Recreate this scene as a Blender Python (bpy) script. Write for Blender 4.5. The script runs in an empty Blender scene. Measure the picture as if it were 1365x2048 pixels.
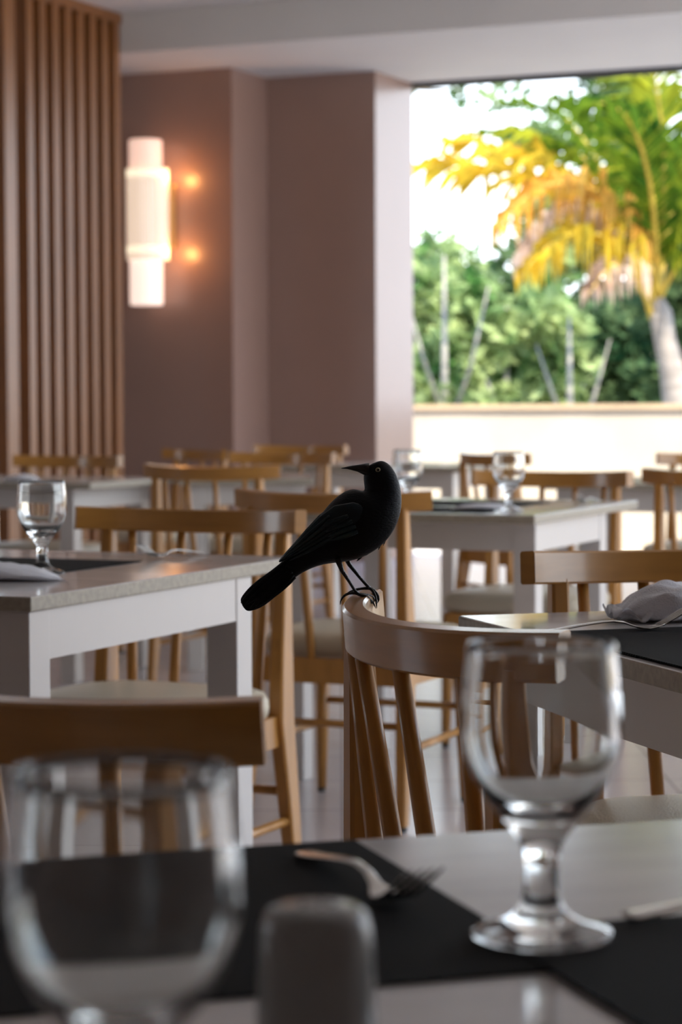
import bpy, bmesh, math, random
from mathutils import Vector, Matrix, Euler
random.seed(7)
PI = math.pi
scn = bpy.context.scene
C = scn.collection

# ---------------------------------------------------------------- camera
cam = bpy.data.cameras.new('camera'); camo = bpy.data.objects.new('camera', cam); C.objects.link(camo)
cam.sensor_fit = 'VERTICAL'; cam.sensor_height = 36.0; cam.lens = 4600/2048*36
camo.location = (0, 0, 1.043)
PITCH = math.atan(219/4600)
camo.rotation_mode = 'XYZ'
camo.rotation_euler = (Matrix.Rotation(PI/2-PITCH, 4, 'X') @ Matrix.Rotation(-0.004, 4, 'Z')).to_euler()
cam.dof.use_dof = True; cam.dof.focus_distance = 2.60; cam.dof.aperture_fstop = 7.6
cam.clip_end = 400; cam.clip_start = 0.05
scn.camera = camo
scn.view_settings.view_transform = 'Standard'; scn.view_settings.look = 'None'
scn.view_settings.gamma = 1; scn.view_settings.use_curve_mapping = False
scn.view_settings.exposure = 0.06

# room axes: AV = away along the room, BV = to the right and nearer
AV = Vector((0.3987, 0.9171, 0)); BV = Vector((0.9171, -0.3987, 0))
RZ = -math.atan2(AV.x, AV.y)          # rotation that turns +Y into AV
def RM(a, b, z=0): return AV*a + BV*b + Vector((0, 0, z))
def ab(x, y): return (x*AV.x+y*AV.y, x*BV.x+y*BV.y)

# ---------------------------------------------------------------- world + sun
w = bpy.data.worlds.new('sky'); scn.world = w; w.use_nodes = True
nt = w.node_tree; nt.nodes.clear()
tc = nt.nodes.new('ShaderNodeTexCoord'); sp = nt.nodes.new('ShaderNodeSeparateXYZ')
rp = nt.nodes.new('ShaderNodeValToRGB'); bg = nt.nodes.new('ShaderNodeBackground'); wo = nt.nodes.new('ShaderNodeOutputWorld')
nt.links.new(tc.outputs['Generated'], sp.inputs[0]); nt.links.new(sp.outputs['Z'], rp.inputs[0])
rp.color_ramp.elements[0].position = 0.0; rp.color_ramp.elements[0].color = (0.90, 0.95, 1.0, 1)
rp.color_ramp.elements[1].position = 0.75; rp.color_ramp.elements[1].color = (0.28, 0.48, 0.95, 1)
e = rp.color_ramp.elements.new(0.22); e.color = (0.74, 0.86, 1.0, 1)
nt.links.new(rp.outputs[0], bg.inputs[0]); bg.inputs[1].default_value = 3.9
nt.links.new(bg.outputs[0], wo.inputs[0])
sun = bpy.data.lights.new('sun', 'SUN'); sun.energy = 12.0; sun.angle = 0.01; sun.color = (1.0, 0.93, 0.80)
so = bpy.data.objects.new('sun', sun); C.objects.link(so)
sd = (BV*0.62 - AV*0.50).normalized()*math.cos(math.radians(52)) + Vector((0, 0, math.sin(math.radians(52))))
so.rotation_euler = sd.to_track_quat('Z', 'Y').to_euler()

# ---------------------------------------------------------------- materials
def mat(name, col, rough=0.5, metal=0.0, spec=0.5, vary=0.0, scale=8.0, stretch=(1, 1, 1), col2=None, bump=0.0, bscale=60.0, coat=0.0, **kw):
    m = bpy.data.materials.new(name); m.use_nodes = True
    n = m.node_tree; b = n.nodes['Principled BSDF']
    b.inputs['Base Color'].default_value = (*col, 1); b.inputs['Roughness'].default_value = rough
    b.inputs['Metallic'].default_value = metal; b.inputs['Specular IOR Level'].default_value = spec
    b.inputs['Coat Weight'].default_value = coat; b.inputs['Coat Roughness'].default_value = 0.12
    t = n.nodes.new('ShaderNodeTexCoord'); mp = n.nodes.new('ShaderNodeMapping'); mp.inputs['Scale'].default_value = stretch
    n.links.new(t.outputs['Object'], mp.inputs[0])
    if col2 is None: col2 = tuple(c*(1-vary) for c in col)
    nz = n.nodes.new('ShaderNodeTexNoise'); nz.inputs['Scale'].default_value = scale; nz.inputs['Detail'].default_value = 5
    n.links.new(mp.outputs[0], nz.inputs[0])
    r = n.nodes.new('ShaderNodeValToRGB'); r.color_ramp.elements[0].position = 0.32; r.color_ramp.elements[1].position = 0.68
    r.color_ramp.elements[0].color = (*col2, 1); r.color_ramp.elements[1].color = (*col, 1)
    n.links.new(nz.outputs[0], r.inputs[0]); n.links.new(r.outputs[0], b.inputs['Base Color'])
    if bump:
        nb = n.nodes.new('ShaderNodeTexNoise'); nb.inputs['Scale'].default_value = bscale
        n.links.new(mp.outputs[0], nb.inputs[0]); bp = n.nodes.new('ShaderNodeBump'); bp.inputs['Strength'].default_value = bump
        bp.inputs['Distance'].default_value = 0.003
        n.links.new(nb.outputs[0], bp.inputs['Height']); n.links.new(bp.outputs[0], b.inputs['Normal'])
    for k, v in kw.items(): b.inputs[k.replace('_', ' ')].default_value = v
    return m
M = {}
M['wood'] = mat('honey_wood', (0.50, 0.228, 0.048), 0.32, vary=0.25, scale=5, stretch=(6, 6, 1.2), coat=0.12)
M['rail'] = mat('honey_wood_rail', (0.50, 0.228, 0.048), 0.30, vary=0.22, scale=6, stretch=(1, 1, 9), coat=0.6)
M['dark_wood'] = mat('screen_wood', (0.27, 0.098, 0.022), 0.36, spec=0.8, vary=0.3, scale=3, stretch=(8, 8, .6))
M['paint'] = mat('mauve_wall_paint', (0.31, 0.19, 0.148), 0.32, spec=0.9, vary=0.05, scale=3, bump=0.15, bscale=120)
M['white_paint'] = mat('white_paint', (0.70, 0.67, 0.63), 0.7, vary=0.04, scale=2)
M['table_paint'] = mat('table_white_paint', (0.66, 0.61, 0.56), 0.35, vary=0.05, scale=4)
M['stone'] = mat('polished_tabletop', (0.68, 0.635, 0.61), 0.13, vary=0.16, scale=7, stretch=(1, 2.5, 1), spec=0.6)
M['edge'] = mat('tabletop_edge', (0.41, 0.355, 0.27), 0.45, vary=0.25, scale=90)
M['seat'] = mat('seat_leatherette', (0.60, 0.52, 0.38), 0.42, vary=0.06, scale=6, bump=0.35, bscale=260)
M['mat'] = mat('placemat_weave', (0.022, 0.022, 0.024), 0.8, vary=0.3, scale=60, spec=0.08)
M['cloth'] = mat('white_napkin', (0.80, 0.79, 0.82), 0.9, vary=0.05, scale=30, bump=0.5, bscale=500)
M['steel'] = mat('stainless_steel', (0.62, 0.60, 0.57), 0.16, metal=1.0)
M['ceramic'] = mat('shaker_ceramic', (0.34, 0.34, 0.33), 0.22, vary=0.05)
M['hole'] = mat('shaker_hole', (0.02, 0.02, 0.02), 0.8)
M['rubber'] = mat('glide_rubber', (0.05, 0.045, 0.04), 0.7)
M['outwall'] = mat('cream_render', (0.62, 0.53, 0.40), 0.9, vary=0.22, scale=1.3)
M['cap'] = mat('wall_cap', (0.62, 0.44, 0.26), 0.9, vary=0.15, scale=3)
M['paving'] = mat('terrace_paving', (0.62, 0.57, 0.50), 0.9, vary=0.1, scale=2)
M['soil'] = mat('garden_soil', (0.16, 0.15, 0.07), 1.0, vary=0.3, scale=2)
M['bark'] = mat('palm_bark', (0.36, 0.31, 0.27), 0.9, vary=0.35, scale=6, stretch=(1, 1, 4), bump=0.6, bscale=20)
M['pale_bark'] = mat('pale_bark', (0.36, 0.33, 0.28), 0.9, vary=0.3, scale=5)
M['dark_bark'] = mat('dark_bark', (0.13, 0.10, 0.07), 0.9, vary=0.3, scale=5)
M['frame'] = mat('dark_frame', (0.05, 0.05, 0.05), 0.5)
M['gold'] = mat('brushed_brass', (0.55, 0.38, 0.18), 0.3, metal=1.0)

def weave(m):
    n = m.node_tree; b = n.nodes['Principled BSDF']; t = n.nodes.new('ShaderNodeTexCoord')
    wv = n.nodes.new('ShaderNodeTexWave'); wv.bands_direction = 'DIAGONAL'; wv.inputs['Scale'].default_value = 95
    n.links.new(t.outputs['Object'], wv.inputs[0])
    r = n.nodes.new('ShaderNodeValToRGB'); r.color_ramp.elements[0].color = (0.004, 0.004, 0.0045, 1); r.color_ramp.elements[1].color = (0.022, 0.0215, 0.021, 1)
    n.links.new(wv.outputs[0], r.inputs[0]); n.links.new(r.outputs[0], b.inputs['Base Color'])
    bp = n.nodes.new('ShaderNodeBump'); bp.inputs['Strength'].default_value = 0.6; bp.inputs['Distance'].default_value = 0.001
    n.links.new(wv.outputs[0], bp.inputs['Height']); n.links.new(bp.outputs[0], b.inputs['Normal'])
weave(M['mat'])

def floor_mat():
    m = bpy.data.materials.new('floor_tile'); m.use_nodes = True; n = m.node_tree; b = n.nodes['Principled BSDF']
    t = n.nodes.new('ShaderNodeTexCoord'); mp = n.nodes.new('ShaderNodeMapping'); mp.inputs['Rotation'].default_value = (0, 0, RZ)
    br = n.nodes.new('ShaderNodeTexBrick'); br.offset = 0.0; br.inputs['Scale'].default_value = 1.0
    br.inputs['Brick Width'].default_value = 0.45; br.inputs['Row Height'].default_value = 0.45; br.inputs['Mortar Size'].default_value = 0.004
    br.inputs['Color1'].default_value = (0.60, 0.54, 0.52, 1); br.inputs['Color2'].default_value = (0.56, 0.50, 0.485, 1)
    br.inputs['Mortar'].default_value = (0.30, 0.27, 0.26, 1)
    n.links.new(t.outputs['Object'], mp.inputs[0]); n.links.new(mp.outputs[0], br.inputs[0]); n.links.new(br.outputs[0], b.inputs['Base Color'])
    b.inputs['Roughness'].default_value = 0.22
    return m
M['floor'] = floor_mat()

def glass_mat(name, col=(1, 1, 1), rough=0.0, ior=1.5):
    m = bpy.data.materials.new(name); m.use_nodes = True; b = m.node_tree.nodes['Principled BSDF']
    b.inputs['Base Color'].default_value = (*col, 1); b.inputs['Roughness'].default_value = rough
    b.inputs['Transmission Weight'].default_value = 1.0; b.inputs['IOR'].default_value = ior
    return m
M['glass'] = glass_mat('clear_glass', (0.97, 0.99, 0.985))

def lit(name, col, strength):
    m = bpy.data.materials.new(name); m.use_nodes = True; b = m.node_tree.nodes['Principled BSDF']
    b.inputs['Base Color'].default_value = (*[min(1, c) for c in col], 1); b.inputs['Roughness'].default_value = 0.4
    b.inputs['Emission Color'].default_value = (*col, 1); b.inputs['Emission Strength'].default_value = strength
    return m
M['lamp_tube'] = lit('sconce_frosted_tube', (1.0, 0.66, 0.52), 0.72)
M['lamp_low'] = lit('sconce_lower_tube', (1.0, 0.76, 0.64), 0.95)
M['bulb'] = lit('sconce_bulb', (1.0, 0.72, 0.36), 5.0)

def ribbed():
    m = bpy.data.materials.new('sconce_ribbed_glass'); m.use_nodes = True; n = m.node_tree; b = n.nodes['Principled BSDF']
    t = n.nodes.new('ShaderNodeTexCoord'); wv = n.nodes.new('ShaderNodeTexWave'); wv.bands_direction = 'X'; wv.inputs['Scale'].default_value = 14
    n.links.new(t.outputs['Object'], wv.inputs[0])
    r = n.nodes.new('ShaderNodeValToRGB'); r.color_ramp.elements[0].color = (0.62, 0.42, 0.28, 1); r.color_ramp.elements[1].color = (1.0, 0.80, 0.62, 1)
    n.links.new(wv.outputs[0], r.inputs[0]); n.links.new(r.outputs[0], b.inputs['Emission Color'])
    b.inputs['Emission Strength'].default_value = 0.75; b.inputs['Base Color'].default_value = (0.8, 0.7, 0.6, 1); b.inputs['Roughness'].default_value = 0.15
    return m
M['ribbed'] = ribbed()

def leaf(name, c1, c2, tr=0.45, sc=3.0):
    m = bpy.data.materials.new(name); m.use_nodes = True; n = m.node_tree; n.nodes.remove(n.nodes['Principled BSDF'])
    out = n.nodes['Material Output']; t = n.nodes.new('ShaderNodeTexCoord')
    nz = n.nodes.new('ShaderNodeTexNoise'); nz.inputs['Scale'].default_value = sc; n.links.new(t.outputs['Object'], nz.inputs[0])
    r = n.nodes.new('ShaderNodeValToRGB'); r.color_ramp.elements[0].position = .35; r.color_ramp.elements[1].position = .65
    r.color_ramp.elements[0].color = (*c1, 1); r.color_ramp.elements[1].color = (*c2, 1)
    n.links.new(nz.outputs[0], r.inputs[0])
    d = n.nodes.new('ShaderNodeBsdfDiffuse'); tl = n.nodes.new('ShaderNodeBsdfTranslucent'); mx = n.nodes.new('ShaderNodeMixShader'); mx.inputs[0].default_value = tr
    n.links.new(r.outputs[0], d.inputs[0]); n.links.new(r.outputs[0], tl.inputs[0])
    n.links.new(d.outputs[0], mx.inputs[1]); n.links.new(tl.outputs[0], mx.inputs[2]); n.links.new(mx.outputs[0], out.inputs[0])
    return m
M['leaf_light'] = leaf('leaf_light', (0.05, 0.14, 0.03), (0.50, 0.58, 0.26), .35, 1.8)
M['leaf_mid'] = leaf('leaf_mid', (0.025, 0.09, 0.03), (0.32, 0.40, 0.16), .4, 1.6)
M['leaf_dark'] = leaf('leaf_dark', (0.012, 0.05, 0.022), (0.15, 0.21, 0.09), .35, 1.6)
M['fr_green'] = leaf('frond_green', (0.03, 0.08, 0.01), (0.14, 0.21, 0.015), 0.5)
M['fr_lime'] = leaf('frond_lime', (0.08, 0.14, 0.01), (0.38, 0.38, 0.03), 0.5)
M['fr_yellow'] = leaf('frond_yellow', (0.50, 0.30, 0.02), (0.62, 0.46, 0.05), 0.5)
M['fr_orange'] = leaf('frond_orange', (0.55, 0.24, 0.03), (0.66, 0.40, 0.09), 0.4)
M['fr_dry'] = leaf('frond_dry', (0.40, 0.25, 0.17), (0.72, 0.58, 0.48), 0.35)
M['petiole'] = mat('petiole', (0.62, 0.42, 0.06), 0.6, vary=0.2)

# ---------------------------------------------------------------- mesh helpers
def mesh_obj(name, bm, m, parent=None, smooth=False):
    me = bpy.data.meshes.new(name); bmesh.ops.recalc_face_normals(bm, faces=bm.faces[:]); bm.to_mesh(me); bm.free()
    for q in (m if isinstance(m, (list, tuple)) else [m]): me.materials.append(q)
    if smooth:
        for p in me.polygons: p.use_smooth = True
    o = bpy.data.objects.new(name, me); C.objects.link(o)
    if parent: o.parent = parent
    return o
def loft(bm, rings, cap=True, closed=True):
    vs = [[bm.verts.new(p) for p in r] for r in rings]; n = len(vs[0]); fs = []
    for a, b in zip(vs[:-1], vs[1:]):
        for i in range(n if closed else n-1):
            j = (i+1) % n; fs.append(bm.faces.new((a[i], a[j], b[j], b[i])))
    if cap:
        fs.append(bm.faces.new(vs[0][::-1])); fs.append(bm.faces.new(vs[-1]))
    return fs
def box(bm, c, s, M4=None, bevel=0):
    r = bmesh.ops.create_cube(bm, size=1); vv = r['verts']
    for v in vv:
        v.co = Vector((v.co.x*s[0], v.co.y*s[1], v.co.z*s[2])) + Vector(c)
    if bevel:
        es = list({e for v in vv for e in v.link_edges}); rr = bmesh.ops.bevel(bm, geom=es, offset=bevel, segments=2, affect='EDGES', profile=0.5)
        vv = list({v for v in rr['verts']} | {v for v in vv if v.is_valid})
    if M4:
        for v in vv: v.co = M4 @ v.co
def frame_at(t):
    t = t.normalized(); up = Vector((0, 0, 1)) if abs(t.z) < 0.95 else Vector((0, 1, 0))
    s = t.cross(up).normalized(); return s, s.cross(t).normalized()
def tube(bm, pts, rads, n=10, flat=1.0, cap=True):
    pts = [Vector(p) for p in pts]
    if not isinstance(rads, (list, tuple)): rads = [rads]*len(pts)
    rings = []; ps = None
    for i, p in enumerate(pts):
        t = pts[min(i+1, len(pts)-1)] - pts[max(i-1, 0)]
        s, u = frame_at(t)
        if ps is not None and s.dot(ps) < 0: s, u = -s, -u
        ps = s
        rings.append([p + s*math.cos(2*PI*k/n)*rads[i] + u*math.sin(2*PI*k/n)*rads[i]*flat for k in range(n)])
    loft(bm, rings, cap)
def lathe(bm, prof, n=48, closed_profile=True):
    rings = [[Vector((r*math.cos(2*PI*k/n), r*math.sin(2*PI*k/n), z)) for k in range(n)] for r, z in prof]
    vs = []
    for r, (rr, z) in zip(rings, prof):
        vs.append([bm.verts.new((0, 0, z))]*n if rr < 1e-6 else [bm.verts.new(p) for p in r])
    for a, b in zip(vs[:-1], vs[1:]):
        for i in range(n):
            j = (i+1) % n; f = []
            for q in (a[i], a[j], b[j], b[i]):
                if q not in f: f.append(q)
            if len(f) >= 3: bm.faces.new(f)
def bezier(p, n):
    p = [Vector(q) for q in p]; out = []
    for k in range(n+1):
        t = k/n; q = p[:]
        while len(q) > 1: q = [a.lerp(b, t) for a, b in zip(q[:-1], q[1:])]
        out.append(q[0])
    return out
def empty(name, loc, rz=0, label=None, cat=None, group=None):
    o = bpy.data.objects.new(name, None); C.objects.link(o); o.location = loc; o.rotation_euler = (0, 0, rz); o.empty_display_size = 0.05
    tag(o, label, cat, group); return o
def tag(o, label=None, cat=None, group=None, kind=None):
    if label: o['label'] = label
    if cat: o['category'] = cat
    if group: o['group'] = group
    if kind: o['kind'] = kind
    return o
def copy_tree(o, parent=None):
    c = o.copy(); C.objects.link(c)
    if parent: c.parent = parent
    for ch in list(o.children): copy_tree(ch, c)
    return c
def struct(o): o['kind'] = 'structure'; return o

# ---------------------------------------------------------------- room shell
ZC, ZB = 3.44, 3.20
fl = bmesh.new(); box(fl, (0, 0, -0.05), (1, 1, 0.1))
def slab(name, m, a0, a1, b0, b1, z0, z1):
    bm = bmesh.new(); box(bm, ((b0+b1)/2, (a0+a1)/2, (z0+z1)/2), (b1-b0, a1-a0, z1-z0))
    o = mesh_obj(name, bm, m); o.rotation_euler = (0, 0, RZ); return o
fl.free()
P1 = ab(-0.695, 14.92); P2 = ab(-0.441, 15.368); P3 = ab(0.224, 15.073); P4 = ab(0.553, 15.674); BM = ab(-1.345, 14.304)
BL, BR, AB, AO = -10.0, 2.0, -3.0, P4[0]
struct(slab('floor', M['floor'], AB-0.3, AO, BL-0.3, BR+0.4, -0.12, 0.0))
struct(slab('ceiling', M['white_paint'], AB-0.3, BM[0], BL-0.3, BR+0.9, ZC, ZC+0.2))
struct(slab('trim_1', M['white_paint'], BM[0], AO+0.12, BL-0.3, BR+0.9, ZB, ZC+0.2))       # lowered soffit with its beam face
# back wall as an extruded plan with the two steps
def plan(name, pts, m, z0=0, z1=ZB):
    bm = bmesh.new(); lo = [bm.verts.new((b, a, z0)) for a, b in pts]; hi = [bm.verts.new((b, a, z1)) for a, b in pts]
    n = len(pts)
    for i in range(n): bm.faces.new((lo[i], lo[(i+1) % n], hi[(i+1) % n], hi[i]))
    bm.faces.new(lo[::-1]); bm.faces.new(hi)
    o = mesh_obj(name, bm, m); o.rotation_euler = (0, 0, RZ); return o
struct(plan('wall_back', [(P1[0], -8.18), (P1[0], P1[1]), (P2[0]+0.02, P1[1]), (P2[0]+0.02, P3[1]), (P4[0], P3[1]), (P4[0], P3[1]-0.3), (P4[0]+0.25, P3[1]-0.3), (P4[0]+0.25, -8.18)], M['paint']))
bm = bmesh.new()
for a0, a1, z0, z1 in ((AB, 1.5, 0, ZC), (1.5, 3.3, 0, .9), (1.5, 3.3, 2.6, ZC), (3.3, AO, 0, ZC)): box(bm, (BL-.125, (a0+a1)/2, (z0+z1)/2), (.25, a1-a0, z1-z0))
o = struct(mesh_obj('wall_left', bm, M['paint'])); o.rotation_euler = (0, 0, RZ)
struct(slab('wall_front', M['paint'], AB-0.25, AB, BL, BR, 0, ZC))
# opening head frame
struct(slab('trim_2', M['frame'], AO-0.03, AO+0.03, P3[1]+0.01, BR, ZB-0.035, ZB))
# unseen right wall added to darken the near field; columns of the open side
struct(slab('wall_right_added', M['paint'], AB-0.25, 3.7, BR, BR+0.25, 0, ZC))
for i, a in enumerate((8.6, 14.0)):
    struct(slab('trim_%d' % (3+i), M['paint'], a-0.25, a+0.25, BR-0.25, BR+0.1, 0, ZC))
# outdoors
struct(slab('terrace', M['paving'], -20, 40, -30, 40, -0.35, -0.13))
aw, bw = ab(0.9, 18.6)
lw = slab('garden_wall', M['outwall'], aw, aw+0.25, -22, 16, -0.13, 0.985)
tag(lw, 'long cream rendered low garden wall beyond the window opening', 'wall')
cp = slab('wall_cap', M['cap'], aw-0.03, aw+0.28, -22, 16, 0.985, 1.022)
cp.parent = lw; cp.rotation_euler = (0, 0, 0)
struct(slab('ground', M['soil'], aw+0.3, 70, -40, 40, -0.129, -0.05))

# ---------------------------------------------------------------- slatted screen
scr = empty('slatted_screen', RM(BM[0], BM[1]), RZ, 'tall brown timber screen of upright slats at the left of the room', 'screen')
def slat(a, wa, wb, z1=ZC-0.06, name='slat'):
    bm = bmesh.new(); box(bm, (-wb/2, a, z1/2), (wb, wa, z1), bevel=0.004); return mesh_obj(name, bm, M['dark_wood'], scr)
for i in range(8): slat(-0.05-0.147*i, 0.072, 0.105)
slat(-1.30, 0.125, 0.08, name='end_post')
bm = bmesh.new(); box(bm, (-0.052, -0.68, ZC-0.03), (0.115, 1.37, 0.06)); mesh_obj('top_rail', bm, M['dark_wood'], scr)

# ---------------------------------------------------------------- wall sconce
la, lb = P1[0], ab(-1.245, 15.02)[1]
sc = empty('wall_sconce', RM(la-0.16, lb, 1.66), RZ, 'glowing cylindrical wall sconce with ribbed glass band on the mauve wall', 'wall lamp')
def cyl(name, r, z0, z1, m, parent, y=0, n=40, x=0):
    bm = bmesh.new(); lathe(bm, [(0, z0), (r*0.96, z0), (r, z0+0.008), (r, z1-0.008), (r*0.96, z1), (0, z1)], n)
    o = mesh_obj(name, bm, m, parent, False); o.location = (x, y, 0); return o
cyl('upper_tube', 0.108, 0.80, 1.085, M['lamp_tube'], sc)
cyl('lower_tube', 0.108, 0.02, 0.42, M['lamp_low'], sc)
bm = bmesh.new(); n = 96
for z0, z1 in ((0.31, 0.90),):
    rings = [[Vector(((0.133+0.004*(k % 2))*math.cos(2*PI*k/n), (0.133+0.004*(k % 2))*math.sin(2*PI*k/n), z)) for k in range(n)] for z in (z0, z1)]
    loft(bm, rings)
o = mesh_obj('ribbed_band', bm, M['ribbed'], sc); o.location = (0.012, 0, 0)
for z in (0.865, 0.375):
    bm = bmesh.new(); lathe(bm, [(0, z-0.022), (0.1372, z-0.022), (0.1372, z+0.022), (0, z+0.022)], 48); o = mesh_obj('light_ring', bm, lit('sconce_ring_glow', (1.0, 0.84, 0.60), 1.02), sc); o.location = (0.012, 0, 0)
bm = bmesh.new(); box(bm, (0.06, 0.148, 0.60), (0.16, 0.022, 0.42), bevel=0.004); mesh_obj('wall_plate', bm, M['gold'], sc)
for z in (0.36, 0.84):
    L = bpy.data.lights.new('sconce_light', 'POINT'); L.energy = 1.9; L.color = (1.0, 0.42, 0.12); L.shadow_soft_size = 0.03
    lo = bpy.data.objects.new('sconce_light', L); C.objects.link(lo); lo.parent = sc; lo.location = (0.185, 0.015, z)

# ---------------------------------------------------------------- chairs
RR, PH = 0.422, math.radians(38)
YC = -0.2 + RR*math.cos(PH); TILT = math.tan(math.radians(5))
def rail_pt(ph, dr=0.0, dz=0.0):
    x = (RR+dr)*math.sin(ph); y = YC-(RR+dr)*math.cos(ph)
    z = 0.828 - (-0.2-y)*TILT*1.0 + dz
    return Vector((x, y + dz*(-TILT), z)) if dz > -1 else None
def rail_top(ph): return rail_pt(ph)
def make_chair(loc, rz, label):
    t = empty('dining_chair', loc, rz, label, 'chair')
    # crest rail
    bm = bmesh.new(); rings = []; N = 30
    for k in range(N+1):
        ph = -PH + 2*PH*k/N; h = 0.048; c = 0.003; tk = 0.013
        def P(dr, dz):
            p = rail_pt(ph, dr); return Vector((p.x + dz*TILT*0, p.y - dz*TILT*-1*-1, p.z + dz))
        sec = [(-tk, -h+c), (-tk+c, -h), (tk-c, -h), (tk, -h+c), (tk, -c), (tk-c, 0), (-tk+c, 0), (-tk, -c)]
        rings.append([P(dr, dz) for dr, dz in sec])
    loft(bm, rings); o = mesh_obj('crest_rail', bm, M['rail'], t, True)
    md = o.modifiers.new('es', 'EDGE_SPLIT'); md.split_angle = math.radians(40)
    # rear legs running up to the rail
    for s in (-1, 1):
        bm = bmesh.new(); rings = []
        yr = rail_pt(math.asin(.202/RR)).y-.014
        for z, x, yb, wx, wy in ((0.012, .212, -.285, .026, .030), (0.2, .208, -.272, .030, .046), (0.40, .204, yr, .032, .062), (0.50, .203, yr, .031, .056), (0.65, .202, yr, .028, .040), (0.785, .202, yr, .026, .028)):
            x0, x1 = s*(x-wx/2), s*(x+wx/2); y0, y1 = yb, yb+wy; c = .004
            xa, xb = min(x0, x1), max(x0, x1)
            rings.append([Vector(p) for p in ((xa+c, y0, z), (xb-c, y0, z), (xb, y0+c, z), (xb, y1-c, z), (xb-c, y1, z), (xa+c, y1, z), (xa, y1-c, z), (xa, y0+c, z))])
        loft(bm, rings); lg = mesh_obj('rear_leg', bm, M['wood'], t)
        bm = bmesh.new(); lathe(bm, [(0, 0), (.012, 0), (.012, .014), (0, .014)], 12); g = mesh_obj('foot_glide', bm, M['rubber'], lg); g.location = (s*.212, -.270, 0)
        bm = bmesh.new()
        tube(bm, [(s*.205, .185, .012), (s*.200, .180, .2), (s*.195, .175, .405)], [.0125, .017, .021], 14)
        lg = mesh_obj('front_leg', bm, M['wood'], t, True)
        bm = bmesh.new(); lathe(bm, [(0, 0), (.011, 0), (.011, .014), (0, .014)], 12); g = mesh_obj('foot_glide', bm, M['rubber'], lg); g.location = (s*.205, .185, 0)
        bm = bmesh.new(); tube(bm, [(s*.208, -.245, .19), (s*.201, .182, .19)], .0095, 10); mesh_obj('stretcher', bm, M['wood'], t, True)
    bm = bmesh.new(); tube(bm, [(-.205, -.24, .25), (.205, -.24, .25)], .0095, 10); mesh_obj('stretcher', bm, M['wood'], t, True)
    bm = bmesh.new(); tube(bm, [(-.20, .18, .25), (.20, .18, .25)], .0095, 10); mesh_obj('stretcher', bm, M['wood'], t, True)
    # spindles
    for xb, phd in ((-.142, -22), (-.048, -7.5), (.048, 7.5), (.142, 22)):
        tp = rail_pt(math.radians(phd)); tp.z -= .047; bt = Vector((xb, -.222, .39))
        bm = bmesh.new(); tube(bm, [bt, bt.lerp(tp, .35), bt.lerp(tp, .7), tp], [.0100, .0112, .0100, .0088], 12); mesh_obj('spindle', bm, M['wood'], t, True)
    # seat frame and cushion
    bm = bmesh.new()
    box(bm, (0, .178, .378), (.40, .024, .062)); box(bm, (0, -.222, .378), (.39, .024, .062))
    box(bm, (-.196, -.02, .378), (.024, .40, .062)); box(bm, (.196, -.02, .378), (.024, .40, .062))
    mesh_obj('seat_frame', bm, M['wood'], t)
    bm = bmesh.new(); rings = []
    for sc_, z in ((.93, .409), (.985, .416), (1.0, .432), (.995, .447), (.965, .460), (.90, .468), (.72, .474), (.4, .477), (.1, .478)):
        r = []
        for k in range(48):
            a = 2*PI*k/48; ca, sa = math.cos(a), math.sin(a); e = 0.42
            x = math.copysign(abs(ca)**e, ca)*.228; y = math.copysign(abs(sa)**e, sa)*.205
            x *= (1.0 + 0.06*(y/.205)); r.append(Vector((x*sc_, y*sc_-.008, z)))
        rings.append(r)
    loft(bm, rings); mesh_obj('seat_cushion', bm, M['seat'], t, True)
    return t
proto = None
def chair(cx, cy, fx, fy, label, group=None):
    """cx,cy: middle of the chord between the two rail ends; (fx,fy) the way the chair faces"""
    global proto
    l = math.hypot(fx, fy); fx, fy = fx/l, fy/l
    loc = (cx+fx*.2, cy+fy*.2, 0); rz = -math.atan2(fx, fy)
    if proto is None: proto = make_chair(loc, rz, label); o = proto
    else:
        o = copy_tree(proto); o.location = loc; o.rotation_euler = (0, 0, rz); o['label'] = label
    o['group'] = 'honey wood dining chairs'
    return o
A2 = (AV.x, AV.y); nA = (-AV.x, -AV.y)
bird_chair = chair(.122, 2.395, .942, .335, 'honey wood spindle-back chair with the black bird perched on its rail')
chair(-.318, 4.715, *nA, 'honey wood chair at the far side of the left table with the upright fork')
chair(-.02, 5.70, *A2, 'honey wood chair seen from behind, directly behind the black bird')
chair(.655, 7.19, *nA, 'honey wood chair behind the middle table that has the small goblets and blue-grey mats')
chair(1.22, 7.32, *A2, 'honey wood chair cut by the right edge, its back turned to the far right table')
chair(-.256, 1.838, .65, .76, 'dark shaded wood chair with wide rail at lower left behind the large near goblet')
chair(.523, 3.36, .2, -.98, 'honey wood chair at right behind the white crumpled napkin')
chair(-.455, 8.10, *A2, 'honey wood chair with pale lit right rail end, behind the left table and facing away')
chair(-.26, 9.98, -.45, -.89, 'small far wood chair turned sideways behind the white table end left of the bird')
chair(-.69, 10.75, -.8, -.6, 'small far wood chair whose short rail shows below the wall sconce')
chair(-.21, 11.70, *nA, 'farthest wood chair, its long rail standing under the pale wall pier')
chair(-1.15, 9.62, *nA, 'honey wood chair with long rail in front of the slatted timber screen')
chair(.665, 9.85, .86, .5, 'small far wood chair backlit by the cream garden wall, left of the right-hand goblet')
chair(1.56, 9.50, *nA, 'far wood chair cut by the right edge, backlit by the cream garden wall')

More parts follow.
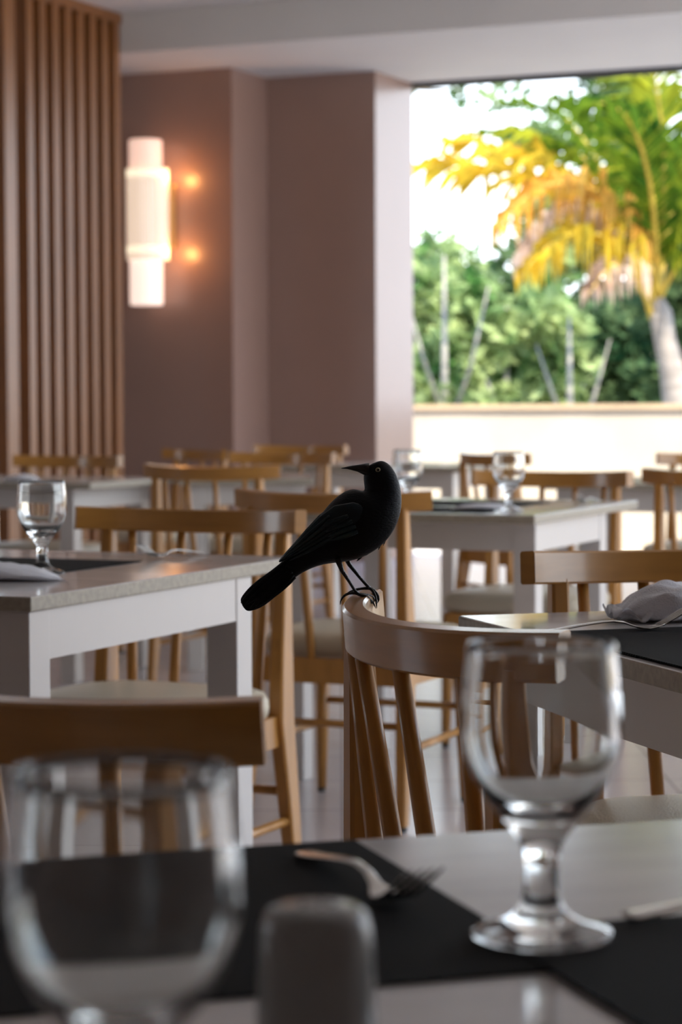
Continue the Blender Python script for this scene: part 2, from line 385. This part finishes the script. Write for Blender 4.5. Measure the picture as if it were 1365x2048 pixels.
# ---------------------------------------------------------------- tables
def make_table(loc, rz, W, D, label, ins=(.03, .03, .03, .03), top_h=.75):
    """local x: width (0..W), local y: 0..D; ins = left,right,front,back inset of the legs"""
    t = empty('dining_table', loc, rz, label, 'table', 'white tables with stone-look tops')
    th = .024
    bm = bmesh.new(); box(bm, (W/2, D/2, top_h-th/2), (W, D, th), bevel=.003)
    for f in bm.faces:
        f.material_index = 0 if abs(f.normal.z) > .5 else 1
    mesh_obj('tabletop', bm, [M['stone'], M['edge']], t)
    x0, x1, y0, y1 = ins[0], W-ins[1], ins[2], D-ins[3]; L = .062; z1 = top_h-th
    for x in (x0+L/2, x1-L/2):
        for y in (y0+L/2, y1-L/2):
            bm = bmesh.new(); box(bm, (x, y, z1/2), (L, L, z1), bevel=.002); mesh_obj('leg', bm, M['table_paint'], t)
    g = .0005
    for c, s in ((((x0+x1)/2, y0+.012, z1-.039), (x1-x0-2*L, .02, .078)), (((x0+x1)/2, y1-.012, z1-.039), (x1-x0-2*L, .02, .078)),
                 ((x0+.012, (y0+y1)/2, z1-.039), (.02, y1-y0-2*L, .078)), ((x1-.012, (y0+y1)/2, z1-.039), (.02, y1-y0-2*L, .078))):
        bm = bmesh.new(); box(bm, c, s); mesh_obj('apron', bm, M['table_paint'], t)
    return t
def table_rc(a, b, W, D, label, ins):   # a,b: near right corner in room axes
    p = RM(a, b-W); return make_table(p, RZ, W, D, label, ins)
aB, bB = ab(-.472, 3.481); TBo = RM(aB, bB)
table_rc(aB, bB, 1.10, .98, 'white table with speckled top at left, holding a goblet, grey mat and fork', (.03, .008, .008, .19))
aC, bC = ab(.500, 5.925)
table_rc(aC, bC, .80, .95, 'white table right of the bird with two goblets and blue-grey mats', (.03, .035, .11, .20))
aF, bF = ab(-.926, 8.482)
table_rc(aF, bF, 1.10, .70, 'far left white table in front of the slatted timber screen', (.03, .10, .05, .05))
make_table((-.628, 8.88, 0), .02, .52, .70, 'far white table seen between the two chair rows left of the bird', (.03, .03, .05, .05))
aI, bI = ab(.546, 10.375)
table_rc(aI, bI, 1.0, .75, 'farthest white table in front of the pale wall piers behind the bird', (.03, .06, .05, .05))
aL, bL = ab(.72, 8.31)
make_table(RM(aL, bL), RZ, 1.2, .70, 'far right white table standing before the bright garden wall', (.05, .05, .04, .04))
# the two tables turned the other way (near one and right one)
th2 = math.atan2(.295, .955); E1 = Vector((.955, .295, 0)).normalized(); E2 = Vector((.295, -.955, 0)).normalized()
def PA(a, b, z=0): return Vector((.005, 1.532, 0)) + E1*a + E2*b + Vector((0, 0, z))
def PD(a, b, z=0): return Vector((.160, 3.149, 0)) + E1*a + E2*b + Vector((0, 0, z))
make_table(PA(-.75, .90), th2, 1.20, .90, 'nearest table with polished pale top, black mats, large goblets and shaker', (.03, .03, .03, .03))
make_table(PD(0, 1.2), th2, .80, 1.2, 'right table with crumpled white napkin, fork and woven dark mat', (.02, .02, .03, .02))

# ---------------------------------------------------------------- goblets
def goblet_bm(k=1.0):
    H = [(0, .0012), (.020, .0006), (.0375, 0), (.0386, .0012), (.0380, .0030), (.032, .0048), (.022, .0080), (.0150, .0125), (.0112, .0185), (.0098, .0250), (.0092, .0330), (.0096, .0420), (.0112, .0500),
         (.0142, .0545), (.0180, .0595), (.0222, .0650), (.0280, .0720), (.0325, .0790), (.0375, .0880), (.0418, .0990), (.0436, .1100), (.0432, .1240), (.0420, .1400), (.0404, .1560), (.0400, .1592), (.0393, .1600), (.0386, .1592)]
    I = [(.0390, .1540), (.0405, .1400), (.0417, .1240), (.0420, .1100), (.0402, .0995), (.0360, .0890), (.0308, .0805), (.0240, .0735), (.0150, .0690), (0, .0675)]
    bm = bmesh.new(); lathe(bm, H+I, 96); return bm
gob = None
def goblet(p, label, grp=None, s=1.0):
    global gob
    if gob is None:
        gob = mesh_obj('water_goblet', goblet_bm(), M['glass'], None, True); o = gob
    else: o = gob.copy(); C.objects.link(o)
    o.location = p; o.scale = (s, s, s); tag(o, label, 'glass', 'clear water goblets')
    return o
mt = .0016
goblet((.108, 1.236, .75+2*mt+.0004), 'clear water goblet in front at right, standing on black placemats')
goblet((-.0805, .831, .75+.0002), 'largest clear goblet, cropped by the left edge on the nearest table')
goblet((-.517, 3.966, .75+.0002), 'clear goblet on the left table beside the folded white napkin')
goblet((.446, 6.108, .75+.0002), 'clear goblet at right of the middle table, against the backlit chair')
goblet((.187, 6.435, .75+.0002), 'clear goblet just right of the bird head, against the pale pier')

# ---------------------------------------------------------------- placemats
def placemat(p, rz, w, d, z, label):
    bm = bmesh.new(); box(bm, (w/2, d/2, mt/2), (w, d, mt)); o = mesh_obj('placemat', bm, M['mat'])
    o.location = (p[0], p[1], z); o.rotation_euler = (0, 0, rz); tag(o, label, 'placemat', 'woven dark placemats'); return o
zt = .7502
placemat(PA(-.46, .378), th2, .46, .368, zt, 'black placemat under the fork on the nearest table')
placemat(PA(-.012, .60), th2, .45, .31, zt+mt+.0001, 'black placemat in the lower right corner under the goblet foot')
placemat(PD(.012, .56), th2, .45, .30, zt, 'dark woven placemat under the fork on the right table')
placemat(PD(.012, .80), th2, .45, .31, zt+mt+.0001, 'dark woven placemat nearest the left edge of the right table')
def onB(a, b): return RM(aB+a, bB+b)
placemat(onB(.44, -.63), RZ, .42, .30, zt, 'grey placemat on the left table between goblet and fork')
def onC(a, b): return RM(aC+a, bC+b)
placemat(onC(.44, -.62), RZ, .42, .30, zt, 'blue-grey placemat on the far half of the middle table')
placemat(onC(.06, -.52), RZ, .36, .28, zt, 'blue-grey placemat on the near half of the middle table')

# ---------------------------------------------------------------- forks
def fork_bm():
    bm = bmesh.new()
    prof = [(-.140, .0022, .0085), (-.136, .0024, .0100), (-.12, .0040, .0098), (-.09, .0085, .0080), (-.06, .0120, .0052), (-.045, .0125, .0036), (-.030, .0105, .0034), (-.018, .0062, .0045), (-.008, .0030, .0085), (.002, .0020, .0118), (.014, .0042, .0125), (.022, .0078, .0120)]
    rings = []
    for x, z, w_ in prof:
        t = .0016 if x < -.02 else .0012
        r = []
        for k in range(12):
            a = 2*PI*k/12; r.append(Vector((x, w_*math.cos(a), z+t*math.sin(a)+ (0.0012*math.cos(a)**2 if x > -.01 else 0))))
        rings.append(r)
    loft(bm, rings)
    for y0 in (-.0096, -.0032, .0032, .0096):
        pts = [(.019, y0, .0066), (.034, y0, .0145), (.050, y0, .0235), (.062, y0*.97, .0300)]
        tube(bm, pts, [.0023, .0021, .0018, .0010], 8, .55)
    return bm
fk = None
def fork(p, ang, label, z=.7502, s=1.0):
    global fk
    if fk is None: fk = mesh_obj('fork', fork_bm(), M['steel'], None, True); o = fk
    else: o = fk.copy(); C.objects.link(o)
    o.location = (p[0], p[1], z); o.rotation_euler = (0, 0, ang); o.scale = (s, s, s); tag(o, label, 'fork', 'steel table forks'); return o
aE2 = math.atan2(E2.y, E2.x)
fork((.026, 1.335), aE2+.06, 'blurred steel fork lying on the black placemat near the shaker', zt+mt)
fork((.388, 2.919), th2-.05, 'sharp steel fork beside the crumpled white napkin on the right table', zt+mt)
fork((-.343, 4.323), math.atan2(-AV.y, -AV.x)-.15, 'small steel fork with raised tines on the left table', zt+.0016)
fork((.292, 1.318), th2+.02, 'very blurred fork at the right edge above the near black placemat', zt+2*mt)
fork((.70, 6.62), math.atan2(-AV.y, -AV.x), 'dark small fork on the far right of the middle table', zt+.0003)

# ---------------------------------------------------------------- napkins
def napkin(p, rz, Lx, W, Hh, label, seed=1, tail=True, z=zt):
    rnd = random.Random(seed)
    o = empty('napkin', (p[0], p[1], z), rz, label, 'napkin', 'white cloth napkins')
    bm = bmesh.new(); rings = []; N = 26
    for k in range(N+1):
        t = k/N; e = math.sin(PI*min(1, t*1.02+.015))**.55; x = (t-.5)*Lx; r = []
        for j in range(32):
            a = 2*PI*j/32; y = math.cos(a)*W/2*e; zz = math.sin(a)
            zz = (.5+.5*math.copysign(abs(zz)**.8, zz))*Hh*e
            fold = .06*Hh*math.sin(a*5+x*70+seed)+.04*Hh*math.sin(a*9-x*110)
            r.append(Vector((x+.06*Hh*math.sin(j*1.3), y, max(.0004, zz+fold*e*(1 if zz > .1*Hh else 0)))))
        rings.append(r)
    loft(bm, rings); mesh_obj('folded_body', bm, M['cloth'], o, True)
    if tail:
        bm = bmesh.new(); nx, ny = 26, 14; top = []; bot = []
        for i in range(nx+1):
            rt, rb = [], []
            for j in range(ny+1):
                x = -Lx*.60+i/nx*Lx*.75; y = (j/ny-.5)*W*(.75+.15*math.sin(i*.7))
                zz = .006+.016*abs(math.sin(i*.33+j*.25))*(1-.45*abs(j/ny-.5))+.004*math.sin(j*1.1+i*.5)
                if i == 0: zz = .010+.012*abs(math.sin(j*.6))
                rt.append(bm.verts.new((x, y, max(.002, zz)))); rb.append(bm.verts.new((x, y, max(.0004, zz-.0025))))
            top.append(rt); bot.append(rb)
        for i in range(nx):
            for j in range(ny):
                bm.faces.new((top[i][j], top[i+1][j], top[i+1][j+1], top[i][j+1])); bm.faces.new((bot[i][j], bot[i][j+1], bot[i+1][j+1], bot[i+1][j]))
        for i in range(nx):
            for j in (0, ny): bm.faces.new((top[i][j], bot[i][j], bot[i+1][j], top[i+1][j]))
        for j in range(ny):
            for i in (0, nx): bm.faces.new((top[i][j], top[i][j+1], bot[i][j+1], bot[i][j]))
        mesh_obj('ruffled_corner', bm, M['cloth'], o, True)
    return o
napkin((.442, 3.06), .08, .145, .10, .051, 'crumpled white napkin propped on the right table behind the fork', 1)
napkin((-.60, 3.83), -.25, .30, .12, .030, 'smooth folded white napkin beside the goblet on the left table', 3, False)
napkin((-.72, 4.36), -.3, .16, .10, .018, 'flat white napkin at the far left edge of the left table', 4, False)
napkin((.40, 6.25), -.25, .20, .12, .016, 'flat white napkin on the middle table left of its goblet', 5, False)
napkin((-1.22, 8.82), -.3, .14, .10, .022, 'far white napkin standing on the far left table', 6, False)

# ---------------------------------------------------------------- salt shaker
sh = empty('salt_shaker', (-.0115, .985, zt), 0, 'grey ceramic salt shaker blurred at the bottom of the frame', 'salt shaker')
bm = bmesh.new(); lathe(bm, [(0, 0), (.0255, 0), (.0268, .002), (.0262, .03), (.0248, .062), (.0240, .073), (.0222, .0795), (.0185, .0825), (.010, .0838), (0, .084)], 56)
mesh_obj('body', bm, M['ceramic'], sh, True); sh.scale = (1, 1, .91)
for k in range(5):
    a = 2*PI*k/5; bm = bmesh.new(); lathe(bm, [(0, 0), (.0012, 0), (.0012, .0006), (0, .0006)], 10)
    h = mesh_obj('pouring_hole', bm, M['hole'], sh); h.location = (.007*math.cos(a), .007*math.sin(a), .0837)

# ---------------------------------------------------------------- bird
M['feather'] = mat('black_feathers', (0.003, 0.003, 0.004), 0.5, vary=0.4, scale=40, stretch=(1, 1, 3), bump=0.25, bscale=220, spec=0.16)
M['wingf'] = mat('wing_feathers', (0.006, 0.022, 0.026), 0.34, col2=(0.003, 0.005, 0.008), scale=30, bump=0.2, bscale=160, spec=0.28)
M['beak'] = mat('black_beak', (0.010, 0.010, 0.011), 0.3)
M['leg'] = mat('black_scaly_leg', (0.012, 0.011, 0.011), 0.35, vary=0.3, scale=300, bump=0.5, bscale=500)
M['iris'] = mat('yellow_iris', (0.42, 0.38, 0.22), 0.3)
M['pupil'] = mat('black_pupil', (0.002, 0.002, 0.002), 0.08)
K = 2.62/4600                                      # metres per photograph pixel at the bird
footp = bird_chair.matrix_basis @ rail_top(math.radians(-31))
bird = empty('bird', footp + Vector((.0018, 0, .0006)), 0, 'black bird with long tail perched on the near chair rail, head turned back', 'bird')
def Q(zx, zy, dy=0.0):                             # zoomed photo coordinates -> bird-local metres
    return Vector(((450+zx/3.0333-722)*K, dy, (1178-(900+zy/3.0333))*K))
def rq(r): return r/3.0333*K
spine = [  # x, y, in-plane radius, half width, direction handled by path
    (893, 84, 40, 30), (904, 108, 72, 56), (920, 148, 92, 68), (938, 198, 100, 78), (948, 250, 108, 88), (935, 305, 136, 112), (895, 352, 170, 138), (835, 400, 192, 152),
    (765, 454, 190, 154), (695, 500, 170, 146), (628, 534, 138, 128), (562, 568, 112, 104), (498, 612, 88, 82), (440, 665, 64, 62), (385, 710, 58, 46), (325, 765, 66, 36), (262, 815, 72, 30), (205, 862, 68, 27), (160, 892, 52, 22), (135, 905, 34, 16)]
bm = bmesh.new(); rings = []
pp = [Q(a[0], a[1]) for a in spine]; NS = 28
def smoothed(i):
    t = pp[min(i+1, len(pp)-1)] - pp[max(i-1, 0)]; return t.normalized()
for i, (x, y, r, wd) in enumerate(spine):
    t = smoothed(i); nrm = Vector((-t.z, 0, t.x))
    rings.append([pp[i] + nrm*rq(r)*math.cos(2*PI*k/NS) + Vector((0, 1, 0))*rq(wd)*math.sin(2*PI*k/NS) for k in range(NS)])
loft(bm, rings)
# belly tuft feathers merged as small cones along the lower outline
body = mesh_obj('body', bm, M['feather'], bird, True)
sb = body.modifiers.new('sub', 'SUBSURF'); sb.levels = 2; sb.render_levels = 2
# beak, upper and lower halves
for nm, pts in (('upper_beak', [((868, 118), 34, 28), ((835, 114), 25, 20), ((798, 110), 15, 12), ((755, 111), 9, 6), ((708, 114), 2, 2)]),
                ('lower_beak', [((872, 146), 28, 24), ((845, 140), 17, 15), ((802, 127), 8, 8), ((765, 120), 4.5, 4), ((735, 116), 1.5, 1.5)])):
    bm = bmesh.new(); rr = []; cs = [Q(*p[0], -.004) for p in pts]
    for i, (p, r, wd) in enumerate(pts):
        rr.append([cs[i] + Vector((0, 0, 1))*rq(r)*math.cos(2*PI*k/14) + Vector((0, 1, 0))*rq(wd)*math.sin(2*PI*k/14) for k in range(14)])
    loft(bm, rr); mesh_obj(nm, bm, M['beak'], bird, True)
# eyes
for sgn in (-1, 1):
    ctr = Q(918, 124, sgn*rq(58))
    bm = bmesh.new(); bmesh.ops.create_uvsphere(bm, u_segments=16, v_segments=10, radius=rq(15)); ey = mesh_obj('eye', bm, M['iris'], bird, True); ey.location = ctr; ey.scale = (1, .45, 1)
    bm = bmesh.new(); bmesh.ops.create_uvsphere(bm, u_segments=16, v_segments=10, radius=rq(10.5)); pu = mesh_obj('pupil', bm, M['pupil'], ey, True); pu.location = (0, sgn*rq(6), 0)
bird.scale = (1.045,)*3
# wings: layered feathers lying on the flanks
def feather(bm, p0, p1, wd, dy0, dy1, up):
    a, b = Vector(p0), Vector(p1); t = (b-a); n_ = Vector((-t.z, 0, t.x)).normalized(); rows = []
    for k in range(7):
        s = k/6; c = a.lerp(b, s); w_ = wd*math.sin(PI*(s*.80+.17))**.7*(1 if s < .95 else .45)
        yy = dy0+(dy1-dy0)*s
        rows.append([Vector((c.x, yy, c.z))+n_*w_*u+Vector((0, -abs(up)*(1-u*u)*(1 if dy0 < 0 else -1), 0)) for u in (-1, -.5, 0, .5, 1)])
    vs = [[bm.verts.new(p) for p in r] for r in rows]
    for r0, r1 in zip(vs[:-1], vs[1:]):
        for i in range(4): bm.faces.new((r0[i], r0[i+1], r1[i+1], r1[i]))
for sgn in (-1, 1):
    wing = bmesh.new()
    # shoulder shell
    sp_ = [(880, 345, 12, 120), (800, 372, 72, 146), (710, 410, 98, 152), (620, 462, 84, 136), (530, 522, 58, 112), (450, 578, 34, 88), (385, 622, 16, 66), (350, 648, 5, 50)]
    rr = []; cs = [Q(a[0], a[1]) for a in sp_]
    for i, (x, y, r, yo) in enumerate(sp_):
        t = (cs[min(i+1, 7)]-cs[max(i-1, 0)]).normalized(); n_ = Vector((-t.z, 0, t.x))
        rr.append([cs[i]+n_*rq(r)*math.cos(2*PI*k/16)+Vector((0, sgn*rq(yo-14)+sgn*rq(20)*math.sin(2*PI*k/16), 0)) for k in range(16)])
    loft(wing, rr)
    wg = mesh_obj('wing', wing, M['wingf'], bird, True)
    for m_, (x0, y0, x1, y1, wd, d0, d1) in enumerate([(700, 480, 410, 640, 14, 168, 80), (690, 455, 395, 630, 14, 170, 82), (680, 430, 380, 628, 13, 170, 80), (660, 405, 370, 632, 13, 166, 74), (640, 380, 350, 645, 12, 156, 62),
                                                   (800, 470, 640, 520, 16, 172, 166), (790, 440, 630, 500, 16, 174, 166), (770, 410, 620, 470, 16, 176, 164), (745, 380, 600, 440, 16, 172, 158)]):
        bm = bmesh.new(); feather(bm, Q(x0, y0), Q(x1, y1), rq(wd), sgn*rq(d0), sgn*rq(d1), rq(7)); f = mesh_obj('flight_feather', bm, M['wingf'], wg, True)
        so_ = f.modifiers.new('s', 'SOLIDIFY'); so_.thickness = .0005
# loose feather tips breaking the outline (belly, nape, back) and tail feathers
for x0, y0, x1, y1, wd in ((890, 570, 846, 618, 8), (945, 505, 920, 585, 7), (975, 480, 948, 560, 6), (838, 605, 795, 650, 7), (640, 620, 612, 640, 8), (660, 630, 650, 655, 6), 
                           (440, 590, 350, 640, 9), (460, 570, 372, 622, 8), (480, 540, 430, 560, 8)):
    bm = bmesh.new(); feather(bm, Q(x0, y0), Q(x1, y1), rq(wd), -.0001, -.0001, rq(2))
    o = mesh_obj('loose_feather', bm, M['feather'], bird, True); so_ = o.modifiers.new('s', 'SOLIDIFY'); so_.thickness = .0008
for x0, y0, x1, y1, wd, dy in ((400, 655, 118, 885, 22, -30), (410, 680, 135, 910, 24, -36), (420, 700, 165, 930, 24, -40), (430, 720, 195, 928, 22, -38), (440, 735, 235, 905, 18, -32), (400, 668, 110, 900, 20, 30), (425, 710, 180, 930, 22, 36)):
    bm = bmesh.new(); x1 += 14; y1 -= 10; feather(bm, Q(x0, y0), Q(x1, y1), rq(wd), rq(dy*1.3), rq(dy), rq(6)); o = mesh_obj('tail_feather', bm, M['feather'], bird, True); so_ = o.modifiers.new('s', 'SOLIDIFY'); so_.thickness = .0005
# legs and toes: coordinates in photo pixels relative to the perch point
def F(u, v, dy=0.0): return Vector(((u-722)*K, dy, (1178-v)*K))
for pts, rads, dy in (([(676, 1108), (684, 1130), (697, 1150), (708, 1168), (716, 1175)], [6.5, 4.2, 3.0, 2.8, 3.2], -.014),
                      ([(690, 1105), (698, 1122), (716, 1145), (732, 1163), (740, 1170)], [6.0, 4.2, 3.0, 2.9, 3.2], .014)):
    bm = bmesh.new(); tube(bm, [F(u, v, dy) for u, v in pts], [r*K for r in rads], 12); leg = mesh_obj('leg', bm, M['leg'], bird, True)
    if dy < 0:
        toes = [[(714, 1174, -.014), (700, 1171, -.012), (688, 1174, -.010), (681, 1183, -.008), (680, 1196, -.007)],
                [(714, 1175, -.014), (728, 1177, -.012), (738, 1182, -.008), (745, 1194, -.004), (748, 1204, -.002)],
                [(714, 1175, -.014), (726, 1178, -.018), (738, 1179, -.016), (741, 1188, -.012), (738, 1196, -.010)],
                [(714, 1175, -.014), (728, 1176, -.008), (742, 1178, .000), (748, 1184, .004), (745, 1194, .006)]]
    else:
        toes = [[(738, 1168, .014), (724, 1167, .013), (712, 1169, .012), (700, 1172, .012), (692, 1178, .012)],
                [(738, 1168, .014), (748, 1173, .014), (755, 1181, .014), (756, 1190, .013), (751, 1196, .012)],
                [(738, 1168, .014), (746, 1175, .010), (750, 1185, .008), (749, 1196, .007), (750, 1205, .006)],
                [(738, 1168, .014), (748, 1172, .020), (754, 1180, .022), (753, 1190, .021), (748, 1195, .020)]]
    for tp in toes:
        bm = bmesh.new(); tube(bm, bezier([F(*q) for q in tp], 9), [q*K for q in (3.0, 2.9, 2.8, 2.6, 2.6, 2.4, 2.2, 1.8, 1.2, .4)], 10); mesh_obj('toe', bm, M['leg'], leg, True)

# ---------------------------------------------------------------- palm tree
def at(u, v, Y):   # rough outdoor placement: point seen at a picture position, Y metres ahead
    return Vector(((u-682.5)/4600*Y, Y, 1.043-(v-805)/4600*Y))
YP = 21.0; base = at(1352, 812, YP); base.z = -.1
palm = empty('palm_tree', base, 0, 'palm with grey trunk and drooping yellow and green fronds at right outdoors', 'palm tree')
def PL(u, v, dy=0): return at(u, v, YP)+Vector((0, dy, 0))-base
tr = [Vector((.02, 0, 0)), PL(1354, 812), PL(1345, 745), PL(1330, 680), PL(1322, 630), PL(1316, 600)]
bm = bmesh.new(); tube(bm, tr, [.17, .125, .115, .10, .105, .05], 20); mesh_obj('trunk', bm, M['bark'], palm, True)
rnd = random.Random(11)
def frond(ctrl, mt_, L0, hang, n=46, wid=.028, spread=1.0, side=(1, -1), jit=.18):
    pts = bezier(ctrl, n); bm = bmesh.new()
    for i in range(6, n):
        t = (pts[i+1 if i < n else i]-pts[i-1]).normalized(); s = i/n
        lat = t.cross(Vector((0, 0, 1)));
        if lat.length < .2: lat = Vector((1, 0, 0))
        lat.normalize(); nn = lat.cross(t).normalized()
        for sd_ in side:
            l = L0*math.sin(PI*(.12+.80*s))**.8*rnd.uniform(.8, 1.1)
            dr = (t*.55 + lat*sd_*.55*spread + nn*rnd.uniform(-jit, jit) + Vector((rnd.uniform(-jit, jit), rnd.uniform(-jit, jit), 0))).normalized()
            p0 = pts[i]; p1 = p0+dr*l*.45; p2 = p1+(dr*(1-hang)+Vector((0, 0, -1))*hang*1.3).normalized()*l*.55
            wv_ = dr.cross(Vector((rnd.uniform(-.5, .5), -1, rnd.uniform(-.6, .6)))).normalized()*wid
            a = [bm.verts.new(p0-wv_*.4), bm.verts.new(p0+wv_*.4), bm.verts.new(p1+wv_), bm.verts.new(p1-wv_), bm.verts.new(p2)]
            bm.faces.new((a[0], a[1], a[2], a[3])); bm.faces.new((a[3], a[2], a[4]))
    f = mesh_obj('frond', bm, M[mt_], palm)
    bm = bmesh.new(); tube(bm, pts, [.030*(1-.85*i/n) for i in range(n+1)], 8); mesh_obj('midrib', bm, M['petiole'], f, True)
frond([PL(1312, 605), PL(1262, 400, -.3), PL(1120, 290, -.5), PL(985, 470, -.8)], 'fr_orange', .85, .85)
frond([PL(1312, 610), PL(1262, 450, .2), PL(1150, 330, .2), PL(1040, 520, .2)], 'fr_dry', .80, .9)
frond([PL(1308, 610), PL(1240, 470, -.6), PL(1130, 430, -.8), PL(1030, 560, -1.0)], 'fr_yellow', .75, .9, 34)
frond([PL(1308, 600), PL(1240, 400, .1), PL(1050, 300, .3), PL(840, 330, .5)], 'fr_yellow', .85, .45, 44, .040, jit=.4)
frond([PL(1308, 600), PL(1270, 390, .6), PL(1110, 270, .8), PL(905, 260, 1.0)], 'fr_yellow', .70, .4, 44, .038, jit=.4)
frond([PL(1310, 600), PL(1290, 340, .6), PL(1150, 230, .9), PL(960, 240, 1.2)], 'fr_lime', .60, .4)
frond([PL(1312, 600), PL(1318, 430, -.4), PL(1316, 270, -.8), PL(1262, 130, -1.0)], 'fr_lime', .85, .35, 50)
frond([PL(1312, 600), PL(1290, 420, .4), PL(1240, 250, .5), PL(1120, 190, .4)], 'fr_green', .85, .5, 50)
frond([PL(1312, 600), PL(1300, 380, -.7), PL(1240, 230, -1.2), PL(1150, 260, -1.6)], 'fr_green', .80, .5, 50)
frond([PL(1318, 600), PL(1345, 380, .2), PL(1400, 220, .3), PL(1500, 200, .5)], 'fr_green', .85, .5)
frond([PL(1318, 605), PL(1370, 470, -.2), PL(1450, 400, -.3), PL(1540, 480, -.5)], 'fr_lime', .80, .6)
frond([PL(1320, 600), PL(1340, 420, .8), PL(1370, 250, 1.2), PL(1360, 130, 1.6)], 'fr_green', .85, .4)
frond([PL(1305, 640), PL(1260, 520, -.3), PL(1225, 500, -.5), PL(1160, 600, -.8)], 'fr_dry', .55, .9, 30)
frond([PL(1300, 600), PL(1250, 350, .9), PL(1180, 130, 1.2), PL(1020, 175, 1.6)], 'fr_green', .42, .5)

# ---------------------------------------------------------------- trees and shrubs behind the garden wall
def foliage(name, parent, m, blobs, leaf_s, rnd):
    bm = bmesh.new()
    for (cx, cy, cz, rx, ry, rz_, n) in blobs:
        for k in range(n):
            while True:
                p = Vector((rnd.uniform(-1, 1), rnd.uniform(-1, 1), rnd.uniform(-1, 1)))
                if .35 < p.length < 1: break
            c = Vector((cx+p.x*rx, cy+p.y*ry, cz+p.z*rz_)); d = Vector((rnd.gauss(0, 1), rnd.gauss(0, 1), rnd.gauss(0, .6))).normalized()
            s = d.cross(Vector((rnd.gauss(0, 1), rnd.gauss(0, 1), rnd.gauss(0, 1)))).normalized(); L = leaf_s*rnd.uniform(.6, 1.3)
            a = [bm.verts.new(c), bm.verts.new(c+d*L*.5+s*L*.3), bm.verts.new(c+d*L), bm.verts.new(c+d*L*.5-s*L*.3)]; bm.faces.new(a)
    return mesh_obj(name, bm, m, parent)
def tree(u, Y, zc, R, H, m, bark, label, dens=1.0, cat='tree', seed=0, nb=9, trunk_r=.042, lean=0, leaf_s=.20, grp='trees behind the garden wall'):
    rnd = random.Random(seed+int(u)); p = Vector(((u-682.5)/4600*Y, Y, -.06)); z0 = zc+.06
    t = empty('tree' if cat == 'tree' else 'shrub', p, 0, label, cat, grp)
    bl = []
    for k in range(nb):
        a = rnd.uniform(0, 2*PI); q = rnd.uniform(0, .62)
        bl.append((math.cos(a)*q*R*1.1, math.sin(a)*q*R, z0+rnd.uniform(-.62, .62)*H, R*.36, R*.36, H*.30, int(330*dens)))
    foliage('foliage', t, M[m], bl, leaf_s, rnd)
    bm = bmesh.new(); tube(bm, [(0, 0, 0), (lean*.3, 0, z0*.4), (lean*.7, .05, z0*.8), (lean, .1, z0+H*.6)], [trunk_r*1.3, trunk_r, trunk_r*.8, trunk_r*.3], 10)
    tube(bm, [(lean*.3, 0, z0*.4), (lean*.3+.35*R, -.1, z0*.8), (lean*.3+.6*R, -.15, z0+.35*H)], [trunk_r*.7, trunk_r*.5, trunk_r*.2], 8)
    tube(bm, [(lean*.4, 0, z0*.5), (lean*.3-.3*R, -.1, z0*.85), (lean*.3-.55*R, -.1, z0+.3*H)], [trunk_r*.6, trunk_r*.45, trunk_r*.15], 8)
    if bark == 'pale_bark' and cat == 'tree' and Y < 26:
        for v in bm.verts: v.co.y -= R*.95
    mesh_obj('trunk', bm, M[bark], t, True); return t
specs = [
    (885, 24.5, 1.75, .74, 1.35, 'leaf_light', 'pale_bark', 'light green tree with pale thin trunk right beside the wall pier', .8, 'tree'),
    (1015, 27.2, 1.5, .78, 1.25, 'leaf_light', 'pale_bark', 'bright green shrub below the yellow palm fronds', .8, 'shrub'),
    (1130, 24.6, 1.35, .66, .95, 'leaf_light', 'pale_bark', 'mid green tree with pale forked trunk below the drooping fronds', .55, 'tree'),
    (1245, 27.4, 1.7, .80, 1.3, 'leaf_dark', 'pale_bark', 'dark green bush just left of the palm trunk', .8, 'shrub'),
    (1400, 25.0, 2.2, .95, 1.9, 'leaf_dark', 'dark_bark', 'dark dense tree right behind the palm trunk', 1.0, 'tree'),
    (1110, 29, 2.6, 1.1, 1.5, 'leaf_mid', 'dark_bark', 'mid green tall tree behind the drooping palm fronds', .8, 'tree'),
    (1310, 30, 3.9, 1.15, 2.2, 'leaf_dark', 'dark_bark', 'tall dark tree crown behind the upper green fronds', 1.0, 'tree'),
    (1235, 32.5, 2.9, 1.0, 1.5, 'leaf_dark', 'dark_bark', 'dark tree filling the gap between the drooping fronds and the palm trunk', .9, 'tree'),
    (1100, 35.5, 5.3, 1.2, .75, 'leaf_mid', 'dark_bark', 'sparse tree crown against the white sky above the yellow fronds', .22, 'tree'),
    (930, 34, 2.6, 1.2, 1.3, 'leaf_mid', 'pale_bark', 'hazy green tree standing low against the white sky at left of the opening', .6, 'tree'),
    (-60, 25, 1.5, 1.0, 1.3, 'leaf_light', 'dark_bark', 'green tree just visible past the left edge of the timber screen', 1.0, 'tree'),
]
for i, (u, Y, zc, R, H, m, bk, lab, dn, ct) in enumerate(specs): tree(u, Y, zc, R, H, m, bk, lab, dn, ct, seed=i*13)
# overhanging twig of leaves at the top left of the opening
p = at(925, 200, 24); tw = empty('tree', (p.x-2.6, p.y, -.06), 0, 'tree whose leafy twig tip hangs into the top left of the opening', 'tree', 'trees behind the garden wall')
foliage('foliage', tw, M['leaf_mid'], [(2.6, 0, p.z+.1, .16, .2, .18, 60), (2.45, 0, p.z+.32, .35, .2, .12, 60), (1.5, 0, p.z+.5, .9, .8, .5, 600)], .12, random.Random(5))
bm = bmesh.new(); tube(bm, [(0, 0, 0), (.1, 0, 3.0), (.8, 0, 4.4), (2.6, 0, p.z+.12)], [.12, .09, .05, .01], 8); mesh_obj('trunk', bm, M['dark_bark'], tw, True)
